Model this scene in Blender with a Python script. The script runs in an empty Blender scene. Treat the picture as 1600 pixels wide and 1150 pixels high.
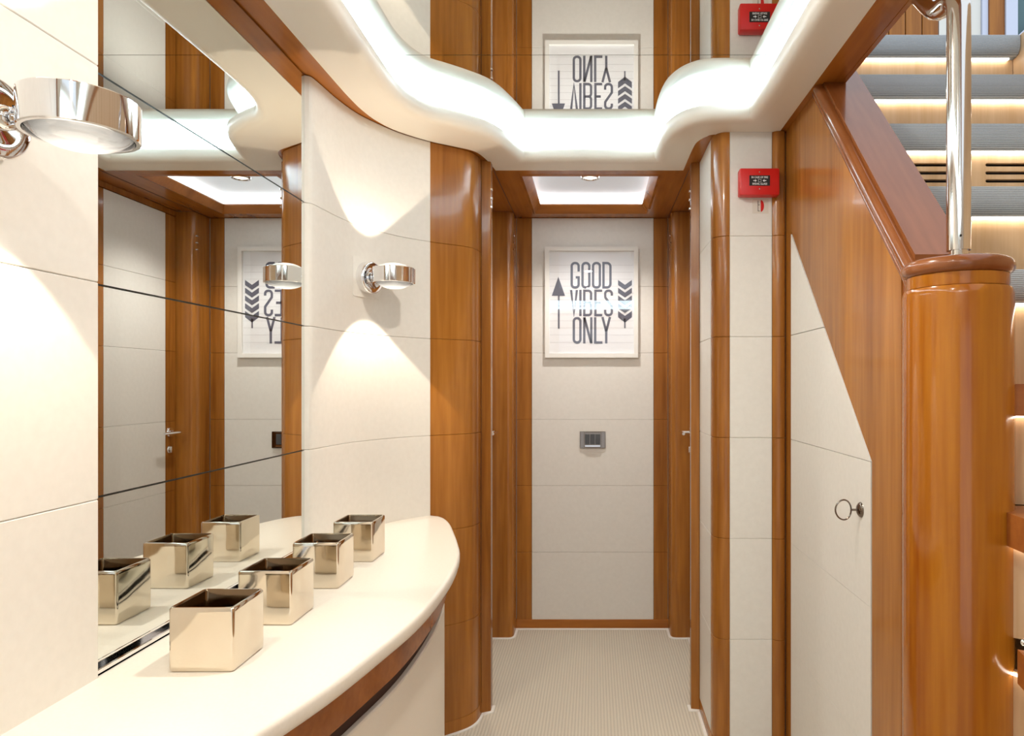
import bpy, math
from mathutils import Vector
from mathutils.geometry import tessellate_polygon
C = bpy.context.scene.collection
E = 1.26                      # eye height
PI = math.pi

# ------------------------------------------------------------------ camera, world, light, exposure
cam_d = bpy.data.cameras.new('camera'); cam = bpy.data.objects.new('camera', cam_d); C.objects.link(cam)
cam.location = (0, 0, E); cam.rotation_euler = (PI/2, 0, 0)
cam_d.sensor_width = 36; cam_d.lens = 24; cam_d.clip_start = .02
cam_d.shift_x = -129/1600; cam_d.shift_y = 25/1600
bpy.context.scene.camera = cam
w = bpy.data.worlds.new('world'); bpy.context.scene.world = w; w.use_nodes = True
w.node_tree.nodes['Background'].inputs[0].default_value = (.86, .92, 1, 1)
w.node_tree.nodes['Background'].inputs[1].default_value = .85
vs = bpy.context.scene.view_settings
vs.view_transform = 'Standard'; vs.look = 'None'; vs.gamma = 1; vs.use_curve_mapping = False
vs.exposure = 0.58
WARM = (1, .84, .66)

# ------------------------------------------------------------------ materials
def mat(name, col=(.8,.8,.8), rough=.5, metal=0, coat=0, emit=None, es=0, spec=.5):
    m = bpy.data.materials.new(name); m.use_nodes = True
    b = m.node_tree.nodes['Principled BSDF']
    b.inputs['Base Color'].default_value = (*col, 1); b.inputs['Roughness'].default_value = rough
    b.inputs['Metallic'].default_value = metal; b.inputs['Coat Weight'].default_value = coat
    b.inputs['Coat Roughness'].default_value = .06
    b.inputs['Specular IOR Level'].default_value = spec
    if emit: b.inputs['Emission Color'].default_value = (*emit, 1); b.inputs['Emission Strength'].default_value = es
    return m
def nd(m, t, **k):
    n = m.node_tree.nodes.new(t)
    for a, v in k.items(): setattr(n, a, v)
    return n
def noise_col(m, scale, c0, c1, detail=4, nscale=1.0, bump=0, rr=None, p=(.3,.7)):
    L = m.node_tree.links; b = m.node_tree.nodes['Principled BSDF']
    tc = nd(m, 'ShaderNodeTexCoord'); mp = nd(m, 'ShaderNodeMapping'); mp.inputs['Scale'].default_value = scale
    no = nd(m, 'ShaderNodeTexNoise'); no.inputs['Scale'].default_value = nscale; no.inputs['Detail'].default_value = detail
    cr = nd(m, 'ShaderNodeValToRGB'); cr.color_ramp.elements[0].position = p[0]; cr.color_ramp.elements[1].position = p[1]
    cr.color_ramp.elements[0].color = (*c0,1); cr.color_ramp.elements[1].color = (*c1,1)
    L.new(tc.outputs['Object'], mp.inputs[0]); L.new(mp.outputs[0], no.inputs[0]); L.new(no.outputs[0], cr.inputs[0])
    L.new(cr.outputs[0], b.inputs['Base Color'])
    if bump:
        bu = nd(m, 'ShaderNodeBump'); bu.inputs['Strength'].default_value = bump; bu.inputs['Distance'].default_value = .001
        L.new(no.outputs[0], bu.inputs['Height']); L.new(bu.outputs[0], b.inputs['Normal'])
    return m
def wood(name, scale, c0, c1, rough=.24, coat=.2):
    m = mat(name, c0, rough, 0, coat, spec=.3)
    L = m.node_tree.links; b = m.node_tree.nodes['Principled BSDF']
    tc = nd(m, 'ShaderNodeTexCoord')
    def layer(sc, det):
        mp = nd(m, 'ShaderNodeMapping'); mp.inputs['Scale'].default_value = sc
        no = nd(m, 'ShaderNodeTexNoise'); no.inputs['Scale'].default_value = 1; no.inputs['Detail'].default_value = det
        L.new(tc.outputs['Object'], mp.inputs[0]); L.new(mp.outputs[0], no.inputs[0]); return no
    a = layer(scale, 3); f = layer([s*7 for s in scale], 6)
    mx = nd(m, 'ShaderNodeMath', operation='MULTIPLY_ADD'); mx.inputs[1].default_value = .35
    L.new(f.outputs[0], mx.inputs[0])
    ms = nd(m, 'ShaderNodeMath', operation='MULTIPLY'); ms.inputs[1].default_value = .65
    L.new(a.outputs[0], ms.inputs[0]); L.new(ms.outputs[0], mx.inputs[2])
    cr = nd(m, 'ShaderNodeValToRGB'); cr.color_ramp.elements[0].position = .34; cr.color_ramp.elements[1].position = .66
    cr.color_ramp.elements[0].color = (*c0,1); cr.color_ramp.elements[1].color = (*c1,1)
    L.new(mx.outputs[0], cr.inputs[0]); L.new(cr.outputs[0], b.inputs['Base Color'])
    return m
W0, W1 = (.22,.070,.009), (.46,.183,.030)
M_wood = wood('cherry_vertical', (9,9,.55), W0, W1)
M_woodh = wood('cherry_ceiling', (9,.8,9), (.26,.078,.010), (.43,.15,.022))
M_woodx = wood('cherry_across', (.8,9,9), (.26,.078,.010), (.43,.15,.022))
M_newel = wood('cherry_newel', (10,10,.5), (.28,.070,.005), (.50,.19,.014), .16, .4)
M_cap = wood('cherry_cap', (9,.9,.9), (.20,.060,.014), (.30,.10,.03), .22, .5)
M_riser = wood('oak_riser', (16,16,.8), (.60,.38,.19), (.74,.52,.31), .45, .1)
M_treadwood = wood('cherry_tread', (.9,9,9), (.28,.08,.02), (.42,.14,.03), .3, .4)
M_white = noise_col(mat('cream_leather', (.80,.77,.71), .5), (60,60,60), (.755,.73,.675), (.785,.76,.705), 3, 1, .10)
M_cream = mat('cream_lacquer', (.80,.75,.66), .42)
M_top = noise_col(mat('cream_solid_surface', (.82,.77,.68), .28), (200,200,200), (.79,.745,.66), (.82,.775,.69), 2)
M_dark = mat('dark_gap', (.05,.02,.01), .7)
M_gap = mat('grey_joint', (.45,.42,.37), .8)
M_chrome = mat('chrome', (.86,.86,.87), .05, 1)
M_steel = mat('polished_steel', (.74,.72,.69), .10, 1)
M_pot = noise_col(mat('champagne_mirror_glaze', (.80,.72,.58), .07, 1), (9,9,9), (.68,.60,.49), (.77,.70,.59), 2, 1, .8)
M_potin = mat('pot_inner_reflection', (.20,.14,.085), .12, 1)  # dark reflections inside the pots, put into the colour of the inner faces
M_mirror = mat('mirror_silver', (.83,.86,.84), .0, 1)
M_cmirror = mat('ceiling_mirror_silver', (.80,.83,.82), .0, 1)
M_mgap = mat('mirror_joint', (.05,.06,.055), .3)
M_glassedge = mat('glass_edge', (.72,.80,.76), .3)
M_led = mat('cove_light', (1,1,1), .5, emit=(.72,.89,1), es=4.6)
M_ledh = mat('hall_cove_light', (1,1,1), .5, emit=(.84,.93,1), es=3.6)
M_leds = mat('stair_light', (1,1,1), .5, emit=(1,.90,.78), es=5.5)
M_red = mat('red_plastic', (.62,.012,.010), .35)
M_black = mat('black_print', (.012,.012,.012), .5)
M_wprint = mat('white_print', (.84,.84,.85), .5)
M_grey = mat('graphite_print', (.11,.115,.155), .6)
M_frame = mat('white_frame', (.82,.80,.75), .4)
M_pale = mat('pale_line', (.52,.52,.53), .6)
M_sw = mat('grey_switch', (.07,.075,.08), .35)
M_bronze = mat('dark_chrome', (.22,.18,.15), .12, 1)
M_sticker = mat('clear_sticker', (.70,.66,.58), .3)
M_winframe = mat('pale_blue_frame', (.60,.66,.80), .35)
M_winglass = mat('teal_glass', (.08,.16,.17), .05)
M_upper = mat('cream_upper', (.74,.74,.68), .5)
M_bead = mat('white_caulk', (.85,.83,.78), .5)
# carpet on the stair nosing: ribbed grey
M_carpet = mat('grey_ribbed_carpet', (.36,.38,.40), .9)
def ribs(m, direction, scale, c0, c1, bump, scale2=None):
    L = m.node_tree.links; b = m.node_tree.nodes['Principled BSDF']; tc = nd(m, 'ShaderNodeTexCoord')
    wv = nd(m, 'ShaderNodeTexWave', wave_type='BANDS', bands_direction=direction); wv.inputs['Scale'].default_value = scale
    wv.inputs['Distortion'].default_value = .35; wv.inputs['Detail'].default_value = 2
    no = nd(m, 'ShaderNodeTexNoise'); no.inputs['Scale'].default_value = 260
    L.new(tc.outputs['Object'], wv.inputs[0]); L.new(tc.outputs['Object'], no.inputs[0])
    ad = nd(m, 'ShaderNodeMath', operation='MULTIPLY_ADD'); ad.inputs[1].default_value = .45
    L.new(no.outputs[0], ad.inputs[0]); L.new(wv.outputs['Fac'], ad.inputs[2])
    src = ad
    cr = nd(m, 'ShaderNodeValToRGB'); cr.color_ramp.elements[0].position = .15; cr.color_ramp.elements[1].position = 1
    cr.color_ramp.elements[0].color = (*c0,1); cr.color_ramp.elements[1].color = (*c1,1)
    L.new(src.outputs[0], cr.inputs[0]); L.new(cr.outputs[0], b.inputs['Base Color'])
    bu = nd(m, 'ShaderNodeBump'); bu.inputs['Strength'].default_value = bump; bu.inputs['Distance'].default_value = .002
    L.new(src.outputs[0], bu.inputs['Height']); L.new(bu.outputs[0], b.inputs['Normal'])
ribs(M_carpet, 'Z', 75, (.28,.32,.34), (.55,.60,.63), .4)
M_floor = mat('ribbed_cream_carpet', (.6,.55,.45), .9)
ribs(M_floor, 'X', 26, (.52,.475,.39), (.67,.615,.51), .4)
# thin clear glass: fresnel mix of transparent and glossy
M_glass = bpy.data.materials.new('clear_glass'); M_glass.use_nodes = True
nt = M_glass.node_tree; nt.nodes.clear()
o_ = nt.nodes.new('ShaderNodeOutputMaterial'); mx = nt.nodes.new('ShaderNodeMixShader'); tr = nt.nodes.new('ShaderNodeBsdfTransparent')
gl = nt.nodes.new('ShaderNodeBsdfGlossy'); gl.inputs['Roughness'].default_value = 0; fr = nt.nodes.new('ShaderNodeFresnel'); fr.inputs[0].default_value = 1.38
mx.inputs[0].default_value = .045; nt.links.new(tr.outputs[0], mx.inputs[1]); nt.links.new(gl.outputs[0], mx.inputs[2]); nt.links.new(mx.outputs[0], o_.inputs[0])
# lamp lens: clear glass lit from inside
M_lens = bpy.data.materials.new('lamp_lens'); M_lens.use_nodes = True
nt = M_lens.node_tree; nt.nodes.clear()
o_ = nt.nodes.new('ShaderNodeOutputMaterial'); a1 = nt.nodes.new('ShaderNodeAddShader'); mx = nt.nodes.new('ShaderNodeMixShader')
tr = nt.nodes.new('ShaderNodeBsdfTransparent'); tr.inputs[0].default_value = (.6,.6,.6,1); gl = nt.nodes.new('ShaderNodeBsdfGlossy'); gl.inputs['Roughness'].default_value = .08
fr = nt.nodes.new('ShaderNodeFresnel'); fr.inputs[0].default_value = 1.5
em = nt.nodes.new('ShaderNodeEmission'); em.inputs[0].default_value = (1,.93,.82,1)
at = nt.nodes.new('ShaderNodeAttribute'); at.attribute_name = 'glow'; nt.links.new(at.outputs['Fac'], em.inputs[1])
nt.links.new(fr.outputs[0], mx.inputs[0]); nt.links.new(tr.outputs[0], mx.inputs[1]); nt.links.new(gl.outputs[0], mx.inputs[2])
nt.links.new(mx.outputs[0], a1.inputs[0]); nt.links.new(em.outputs[0], a1.inputs[1]); nt.links.new(a1.outputs[0], o_.inputs[0])

# ------------------------------------------------------------------ helpers
def mesh_obj(name, verts, faces, m, parent=None, smooth=None, kind=None):
    me = bpy.data.meshes.new(name); me.from_pydata([tuple(v) for v in verts], [], faces)
    me.validate(); me.update()
    import bmesh
    bm = bmesh.new(); bm.from_mesh(me); bmesh.ops.recalc_face_normals(bm, faces=bm.faces); bm.to_mesh(me); bm.free()
    if smooth:
        for p in me.polygons: p.use_smooth = True
        me.set_sharp_from_angle(angle=math.radians(smooth))
    me.materials.append(m)
    o = bpy.data.objects.new(name, me); C.objects.link(o)
    if parent:
        o.parent = parent; o.matrix_parent_inverse = parent.matrix_world.inverted() if False else o.matrix_parent_inverse
        # vertices are written in world coordinates: shift them to the parent's origin
        off = world_loc(parent)
        if off.length > 0:
            for v in me.vertices: v.co -= off
    if kind: o['kind'] = kind
    return o
def world_loc(o):
    l = Vector(o.location)
    while o.parent: o = o.parent; l += Vector(o.location)
    return l
def thing(name, label, cat, loc=(0,0,0), group=None, kind=None):
    o = bpy.data.objects.new(name, None); C.objects.link(o); o.location = loc; o.empty_display_size = .05
    if kind: o['kind'] = kind
    if label: o['label'] = label
    if cat: o['category'] = cat
    if group: o['group'] = group
    return o
def struct(name, label, cat, loc=(0,0,0)): return thing(name, label, cat, loc, None, 'structure')
def tag(o, label, cat, kind=None, group=None):
    o['label'] = label; o['category'] = cat
    if kind: o['kind'] = kind
    if group: o['group'] = group
    return o
class MB:
    def __init__(s): s.v = []; s.f = []
    def add(s, v, f):
        n = len(s.v); s.v += [tuple(x) for x in v]; s.f += [[i+n for i in q] for q in f]; return s
    def box(s, x0, x1, y0, y1, z0, z1):
        v = [(x,y,z) for x in (x0,x1) for y in (y0,y1) for z in (z0,z1)]
        return s.add(v, [(0,1,3,2),(4,6,7,5),(0,4,5,1),(2,3,7,6),(0,2,6,4),(1,5,7,3)])
    def rbox(s, x0, x1, y0, y1, z0, z1, b):            # box with chamfered edges
        import bmesh
        bm = bmesh.new(); bmesh.ops.create_cube(bm, size=1)
        for v in bm.verts: v.co = Vector(((x0+x1)/2+v.co.x*(x1-x0), (y0+y1)/2+v.co.y*(y1-y0), (z0+z1)/2+v.co.z*(z1-z0)))
        bmesh.ops.bevel(bm, geom=bm.edges[:], offset=b, segments=2, profile=.5, affect='EDGES')
        bm.verts.index_update(); s.add([v.co[:] for v in bm.verts], [[v.index for v in f.verts] for f in bm.faces]); bm.free(); return s
    def sweep(s, path, prof, closed=False):            # path [(x,y)], prof [(offset to the left, z)], profile is a closed loop
        n = len(path); P = [Vector(p) for p in path]; N = []
        for i in range(n):
            a = P[i-1] if (i > 0 or closed) else None; b = P[(i+1) % n] if (i < n-1 or closed) else None
            ds = [d.normalized() for d in ((P[i]-a) if a else None, (b-P[i]) if b else None) if d is not None]
            ns = [Vector((-d.y, d.x)) for d in ds]
            if len(ns) == 2:
                m = ns[0]+ns[1]; m = m.normalized() if m.length > 1e-6 else ns[0]; c = max(.35, m.dot(ns[0])); N.append(m/c)
            else: N.append(ns[0])
        k = len(prof); v = []; f = []
        for p, nn in zip(P, N): v += [(p.x+nn.x*o, p.y+nn.y*o, z) for o, z in prof]
        for i in range(n if closed else n-1):
            j = (i+1) % n
            for q in range(k): r = (q+1) % k; f.append((i*k+q, j*k+q, j*k+r, i*k+r))
        if not closed: f.append(list(range(k))); f.append([(n-1)*k+q for q in range(k)][::-1])
        return s.add(v, f)
    def tube(s, pts, r, seg=16, cap=True):
        P = [Vector(p) for p in pts]; n = len(P); R = r if isinstance(r, (list,tuple)) else [r]*n
        t = [(P[min(i+1,n-1)]-P[max(i-1,0)]).normalized() for i in range(n)]
        u = t[0].orthogonal().normalized(); v = []; f = []
        for i in range(n):
            u = (u - t[i]*u.dot(t[i])).normalized(); w = t[i].cross(u)
            v += [P[i]+(u*math.cos(2*PI*k/seg)+w*math.sin(2*PI*k/seg))*R[i] for k in range(seg)]
        for i in range(n-1):
            for k in range(seg): l = (k+1) % seg; f.append((i*seg+k, i*seg+l, (i+1)*seg+l, (i+1)*seg+k))
        if cap: f.append(list(range(seg))[::-1]); f.append([(n-1)*seg+k for k in range(seg)])
        return s.add(v, f)
    def lathe(s, prof, c=(0,0,0), axis='Z', seg=48, ang=0):   # prof [(r, h)]; axis may be a Vector
        ax = {'X':Vector((1,0,0)),'Y':Vector((0,1,0)),'Z':Vector((0,0,1))}[axis] if isinstance(axis, str) else Vector(axis).normalized()
        u = ax.orthogonal().normalized(); w = ax.cross(u); c = Vector(c); v = []; f = []; n = len(prof)
        for r, h in prof: v += [c+ax*h+(u*math.cos(2*PI*k/seg)+w*math.sin(2*PI*k/seg))*max(r,1e-5) for k in range(seg)]
        for i in range(n-1):
            for k in range(seg): l = (k+1) % seg; f.append((i*seg+k, i*seg+l, (i+1)*seg+l, (i+1)*seg+k))
        if prof[0][0] > 1e-4 and prof[0] != prof[-1]: f.append(list(range(seg))[::-1])
        if prof[-1][0] > 1e-4 and prof[0] != prof[-1]: f.append([(n-1)*seg+k for k in range(seg)])
        return s.add(v, f)
    def prism(s, outer, holes, z0, z1, fn=None):        # flat polygon (with holes) given thickness; fn maps (a,b,c) to xyz
        fn = fn or (lambda a,b,c: (a,b,c)); loops = [outer]+list(holes)
        tris = tessellate_polygon([[Vector((p[0],p[1],0)) for p in l] for l in loops])
        flat = [p for l in loops for p in l]; n = len(flat)
        v = [fn(p[0],p[1],z0) for p in flat]+[fn(p[0],p[1],z1) for p in flat]
        f = [tuple(t) for t in tris]+[tuple(i+n for i in t[::-1]) for t in tris]; b = 0
        for l in loops:
            m = len(l)
            for i in range(m): j = (i+1) % m; f.append((b+i, b+j, b+j+n, b+i+n))
            b += m
        return s.add(v, f)
    def build(s, name, m, parent=None, smooth=None, kind=None): return mesh_obj(name, s.v, s.f, m, parent, smooth, kind)
def catmull(pts, sub=6):
    P = [Vector(p) for p in pts]; out = []
    for i in range(len(P)-1):
        a = P[max(i-1,0)]; b = P[i]; c = P[i+1]; d = P[min(i+2,len(P)-1)]
        for k in range(sub):
            t = k/sub
            out.append(.5*((2*b)+(c-a)*t+(2*a-5*b+4*c-d)*t*t+(3*b-a-3*c+d)*t**3))
    out.append(P[-1]); return [tuple(p) for p in out]
def slab_prof(z0, z1, t=.012, c=.0013): return [(c,z0),(0,z0+c),(0,z1-c),(c,z1),(t,z1),(t,z0)]
JZ = [.049, .395, .737, 1.078, 1.42, 1.761, 2.113]        # panel joint heights
G = .0004
def clad(parent, path, m, lo=0, hi=6, smooth=35, t=.012, name='panel', ztop=None, zbot=None):
    for i in range(lo, hi):
        z0 = JZ[i]+(G if i > lo else 0); z1 = JZ[i+1]-(G if i < hi-1 else 0)
        if zbot is not None and i == lo: z0 = zbot
        if ztop is not None and i == hi-1: z1 = ztop
        MB().sweep(path, slab_prof(z0, z1, t)).build(name, m, parent, smooth)

# ------------------------------------------------------------------ plan curves (x right, y away from camera)
P_white = catmull([(-.790,1.889),(-.784,1.905),(-.777,1.97),(-.770,2.04),(-.749,2.146),(-.713,2.23),(-.671,2.305),(-.625,2.361),(-.579,2.405)], 4)
P_white = [(-.802,1.884)] + P_white
P_col = catmull([(-.579,2.406),(-.53,2.442),(-.49,2.472),(-.462,2.498),(-.4457,2.525),(-.436,2.56),(-.432,2.600)], 5)
P_rcol = catmull([(.404,2.374),(.407,2.346),(.420,2.323),(.438,2.312),(.457,2.310)], 5)
P_rstrip = catmull([(.601,2.310),(.612,2.302),(.628,2.299),(.642,2.303),(.6455,2.315)], 4)
P_lpost = [(-.545,3.377),(-.436,3.377)] + catmull([(-.4306,3.377),(-.415,3.381),(-.405,3.395),(-.402,3.42)], 4) + [(-.402,3.508)]
P_rpost = [(.378,3.508)] + catmull([(.378,3.42),(.381,3.395),(.392,3.381),(.407,3.377)], 4) + [(.484,3.377)]
Z = lambda z: E+z

# ------------------------------------------------------------------ floor
fl = MB().box(-.95,1.6,-1.7,3.6,-.06,0).build('floor', M_floor)
tag(fl, 'cream finely ribbed floor covering of the passage', 'floor', 'structure')
b = MB()
bead = [(-.01,0),(-.01,.0035),(0,.006),(.002,.006),(.002,0)]
b.sweep(P_white+P_col+[(-.398,2.62),(-.398,2.66),(-.53,2.66)], bead)
b.sweep([(-.53,2.66),(-.53,3.377)]+P_lpost[1:]+P_rpost+[(.47,3.37),(.47,2.665),(.373,2.665),(.373,2.635),(.404,2.63)]+P_rcol[:-1]+[(.457,2.31),(.60,2.31),(.642,2.29),(.642,1.45)], bead)
tag(b.build('trim_1', M_bead), 'thin white bead of sealant along the foot of the walls', 'trim', 'structure')

# ------------------------------------------------------------------ wall_left
wl = struct('wall_left', 'left wall clad in cream panels with a curved corner beyond the mirror', 'wall')
MB().box(-.90,-.794,-1.6,1.08,0,2.2).box(-.90,-.812,1.07,1.90,0,2.2).build('backing', M_gap, wl)
MB().sweep(P_white, [(.0125,.0),(.0125,2.2),(.03,2.2),(.03,0)]).sweep(P_col, [(.0125,0),(.0125,2.2),(.03,2.2),(.03,0)]).build('backing', M_gap, wl, 40)
for y0, y1 in ((-1.6,-.2),(-.2,1.075)):
    clad(wl, [(-.782,y0+.001),(-.782,y1)], M_white)
clad(wl, P_white, M_white, smooth=30)
clad(wl, P_col, M_wood)
# jamb beside the left hall door
MB().sweep([(-.4305,2.604),(-.400,2.618),(-.398,2.622),(-.398,2.66),(-.545,2.66)], [(.0,0),(.0,2.113),(.012,2.113),(.012,0)]).build('door_jamb', M_wood, wl)
MB().sweep(P_white+P_col, [(-.002,0),(-.002,.045),(0,.049),(.012,.049),(.012,0)]).build('plinth', M_wood, wl, 35)
clad(wl, P_lpost, M_wood, 0, 1, ztop=2.113, zbot=0, name='door_post')
MB().box(-.62,-.545,2.62,3.40,0,2.2).build('backing', M_wood, wl)
def vent_ticks(x0, x1, y, z, parent):
    for i in range(3):
        MB().rbox(x0, x1, y-.008, y+.004, z-i*.034, z-i*.034+.007, .001).build('vent_slot', M_steel, parent)
vent_ticks(-.4155,-.398, 3.400, Z(.733), wl)
vent_ticks(-.412,-.392, 2.628, Z(.745), wl)

# ------------------------------------------------------------------ wall_back : end of the passage
wb = struct('wall_back', 'end wall of the passage, cream panels between cherry wood edges', 'wall')
MB().box(-.62,.62,3.524,3.6,0,2.2).build('backing', M_gap, wb)
clad(wb, [(-.400,3.511),(-.3235,3.511)], M_wood)
clad(wb, [(-.3215,3.510),(.3025,3.510)], M_white)
clad(wb, [(.3045,3.511),(.376,3.511)], M_wood)
MB().sweep([(-.402,3.507),(.378,3.507)], slab_prof(0,.050,.016)).build('plinth', M_woodx, wb)

# ------------------------------------------------------------------ wall_right
wr = struct('wall_right', 'right wall of cherry wood and cream panels running to the stair', 'wall')
clad(wr, P_rpost, M_wood, 0, 1, ztop=2.113, zbot=0, name='door_post')
MB().box(.485,.62,2.70,3.40,0,2.2).build('backing', M_wood, wr)
vent_ticks(.374,.392, 3.400, Z(.733), wr)
vent_ticks(.366,.386, 2.652, Z(.745), wr)
MB().sweep([(.484,2.668),(.373,2.668),(.373,2.637),(.4035,2.631)], [(.0,0),(.0,2.113),(.012,2.113),(.012,0)]).build('door_jamb', M_wood, wr)
clad(wr, [(.405,2.629),(.405,2.375)], M_white)
clad(wr, P_rcol, M_wood)
clad(wr, [(.458,2.310),(.5995,2.310)], M_white)
clad(wr, P_rstrip, M_wood)
MB().box(.418,.47,2.385,2.62,0,2.2).box(.47,.66,2.323,2.62,0,2.2).build('backing', M_gap, wr)
MB().sweep([(.405,2.629),(.405,2.375)]+P_rcol+[(.5995,2.310)]+P_rstrip, [(-.002,0),(-.002,.045),(0,.049),(.012,.049),(.012,0)]).build('plinth', M_wood, wr, 35)
# wood face of the stair side, plane x=.647, outline in (y, z)
def capz(y, o=0): return Z(1.077*(y-1.213)+o)
side = [(1.44,0),(2.312,0),(2.312,2.113),(2.0,2.113),(1.998,capz(1.998)),(1.44,capz(1.44))]
door_y0, door_y1 = 1.592, 2.248
dpoly = [(door_y0,.05),(door_y1,.05),(door_y1,Z(.503)),(door_y0,Z(-.181))]
MB().prism(side, [dpoly], .647, .70, lambda a,b,c:(c,a,b)).build('stair_side_panel', M_wood, wr)

# cupboard door under the stairs
cd = thing('cupboard_door', 'cream under-stair cupboard door with a slanted top and a key in its lock', 'door', (.647,1.92,.05))
def cut(y0, y1, zf0, zf1, ins=.004):
    pass
g = .004; levels = [.054,.395,.737,1.078]
for i in range(3):
    z0 = levels[i]+(G if i else 0); z1 = levels[i+1]-G
    MB().prism([(door_y0+g,z0),(door_y1-g,z0),(door_y1-g,z1),(door_y0+g,z1)], [], .6455, .657, lambda a,b,c:(c,a,b)).build('panel', M_white, cd)
def ydiag(z): return door_y0 + g*1.5 + (z-Z(-.181))/(.684)*(door_y1-door_y0)
MB().prism([(ydiag(1.078)+.0,1.079),(door_y1-g,1.079),(door_y1-g,1.419),(ydiag(1.419),1.419)], [], .6455, .657, lambda a,b,c:(c,a,b)).build('panel', M_white, cd)
MB().prism([(ydiag(1.421),1.421),(door_y1-g,1.421),(door_y1-g,1.752)], [], .6455, .657, lambda a,b,c:(c,a,b)).build('panel', M_white, cd)
MB().prism([(door_y0+.001,.051),(door_y1-.001,.051),(door_y1-.001,Z(.50)),(door_y0+.001,Z(-.181))], [], .6565, .664, lambda a,b,c:(c,a,b)).build('door_core', M_dark, cd)
ky, kz = 1.655, Z(-.305)
MB().lathe([(.0,.009),(.006,.009),(.012,.0075),(.017,.004),(.019,0)], (.6455,ky,kz), (-1,0,0), 28).build('lock_rosette', M_bronze, cd, 50)
k = MB().tube([(.640,ky,kz),(.622,ky,kz)], .0028, 10)
pts = [(.603+.019*math.cos(a)*(1 if True else 1), ky, kz+.024*math.sin(a)*(1.0+.08*math.cos(a))) for a in [2*PI*i/28 for i in range(29)]]
k.tube(pts, .0019, 8, False)
tag(k.build('key', M_bronze), 'steel key with a large oval bow standing in the cupboard lock', 'key')

# ------------------------------------------------------------------ doors of the passage
def hall_door(name, x, s, label):               # s=+1: door on the right side (room at smaller x)
    d = struct(name, label, 'door', (x, 3.0, 0))
    fx = lambda o: x+s*o
    ys = (2.674, 2.878, 3.292, 3.372)
    def seg(y0, y1, m, lo=0, hi=6, zt=None, nm='panel'):
        path = [(fx(0),y1),(fx(0),y0)] if s > 0 else [(fx(0),y0),(fx(0),y1)]
        for i in range(lo, hi):
            a = JZ[i]+G; bb = min(JZ[i+1]-G, 2.085)
            MB().sweep(path, slab_prof(a, bb, .01)).build(nm, m, d)
    seg(ys[0], ys[1]-.001, M_wood, nm='stile'); seg(ys[1], ys[2], M_white); seg(ys[2]+.001, ys[3], M_wood, nm='stile')
    lo, hi = sorted((fx(.01), fx(.014))); MB().box(lo, hi, ys[0], ys[3], .05, 2.09).build('door_core', M_dark, d)
    hy, hz = 3.325, Z(-.234)
    h = MB().lathe([(.0,.008),(.022,.008),(.025,.004),(.025,0)], (fx(0),hy,hz), (-s,0,0), 28)
    h.tube([(fx(0),hy,hz),(fx(-.045),hy,hz),(fx(-.055),hy-.006,hz),(fx(-.056),hy-.02,hz),(fx(-.052),hy-.12,hz)], [.008,.008,.009,.0085,.007], 14)
    h.build('door_handle', M_chrome, d, 50)
    MB().lathe([(.0,.005),(.018,.005),(.02,.002),(.02,0)], (fx(0),hy,hz-.085), (-s,0,0), 24).rbox(*sorted((fx(-.012),fx(0))), hy-.004, hy+.004, hz-.10, hz-.07, .002).build('lock_escutcheon', M_chrome, d, 50)
    lo, hi = sorted((fx(-.001), fx(.015)))
    MB().box(lo, hi, 2.66, 3.377, 2.088, 2.113).build('head_jamb', M_wood, d)
    return d
hall_door('door_1', .470, 1, 'cream panelled door with wooden edges on the right of the passage')
hall_door('door_2', -.530, -1, 'cream panelled door with wooden edges hidden behind the left door jamb')

# ------------------------------------------------------------------ ceiling
SK = (-.297,.2605,2.800,3.416)
ringpairs = [((-.62,-1.2),(-.735,-1.32)), ((-.62,1.5),(-.735,1.5)),
 ((-.62,1.90),(-.733,1.90)),((-.612,2.03),(-.731,2.03)),((-.588,2.12),(-.724,2.13)),((-.55,2.185),(-.705,2.22)),
 ((-.50,2.227),(-.665,2.305)),((-.44,2.278),(-.583,2.396)),((-.385,2.335),(-.505,2.452)),((-.346,2.413),(-.440,2.505)),
 ((-.313,2.53),(-.411,2.60)),((-.29,2.606),(-.395,2.727)),
 ((.251,2.606),(.3545,2.727)),((.252,2.47),(.3547,2.60)),((.264,2.357),(.356,2.47)),((.29,2.275),(.362,2.405)),
 ((.33,2.225),(.385,2.356)),((.385,2.205),(.425,2.332)),((.518,2.20),(.626,2.327)),((.531,2.0),(.626,2.0)),((.531,-1.2),(.626,-1.32))]
def cat4(seq): return catmull([(*a,*b) for a,b in seq], 5)
def catm4(pts, sub=5):
    out = []
    n = len(pts)
    for i in range(n-1):
        a, b_, c, d = pts[max(i-1,0)], pts[i], pts[i+1], pts[min(i+2,n-1)]
        for k_ in range(sub):
            t = k_/sub
            out.append(tuple(.5*((2*b_[j])+(c[j]-a[j])*t+(2*a[j]-5*b_[j]+4*c[j]-d[j])*t*t+(3*b_[j]-a[j]-3*c[j]+d[j])*t**3) for j in range(4)))
    out.append(pts[-1]); return out
rp = [(*a,*b_) for a,b_ in ringpairs]
ringf = [rp[0]] + catm4(rp[1:12]) + catm4(rp[12:19]) + rp[19:]
outer_loop = [(p[2],p[3]) for p in ringf]
ce = struct('ceiling', 'polished cherry wood ceiling around the mirrored recess', 'ceiling')
MB().prism([(-.86,-1.6),(.706,-1.6),(.706,2.40),(.63,2.46),(.63,3.6),(-.86,3.6)], [outer_loop, [(SK[0],SK[2]),(SK[1],SK[2]),(SK[1],SK[3]),(SK[0],SK[3])]], 2.115, 2.135).build('soffit', M_woodh, ce)
MB().box(.700,.712,-1.6,2.40,2.1135,2.46).build('fascia', M_woodh, ce)
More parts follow.
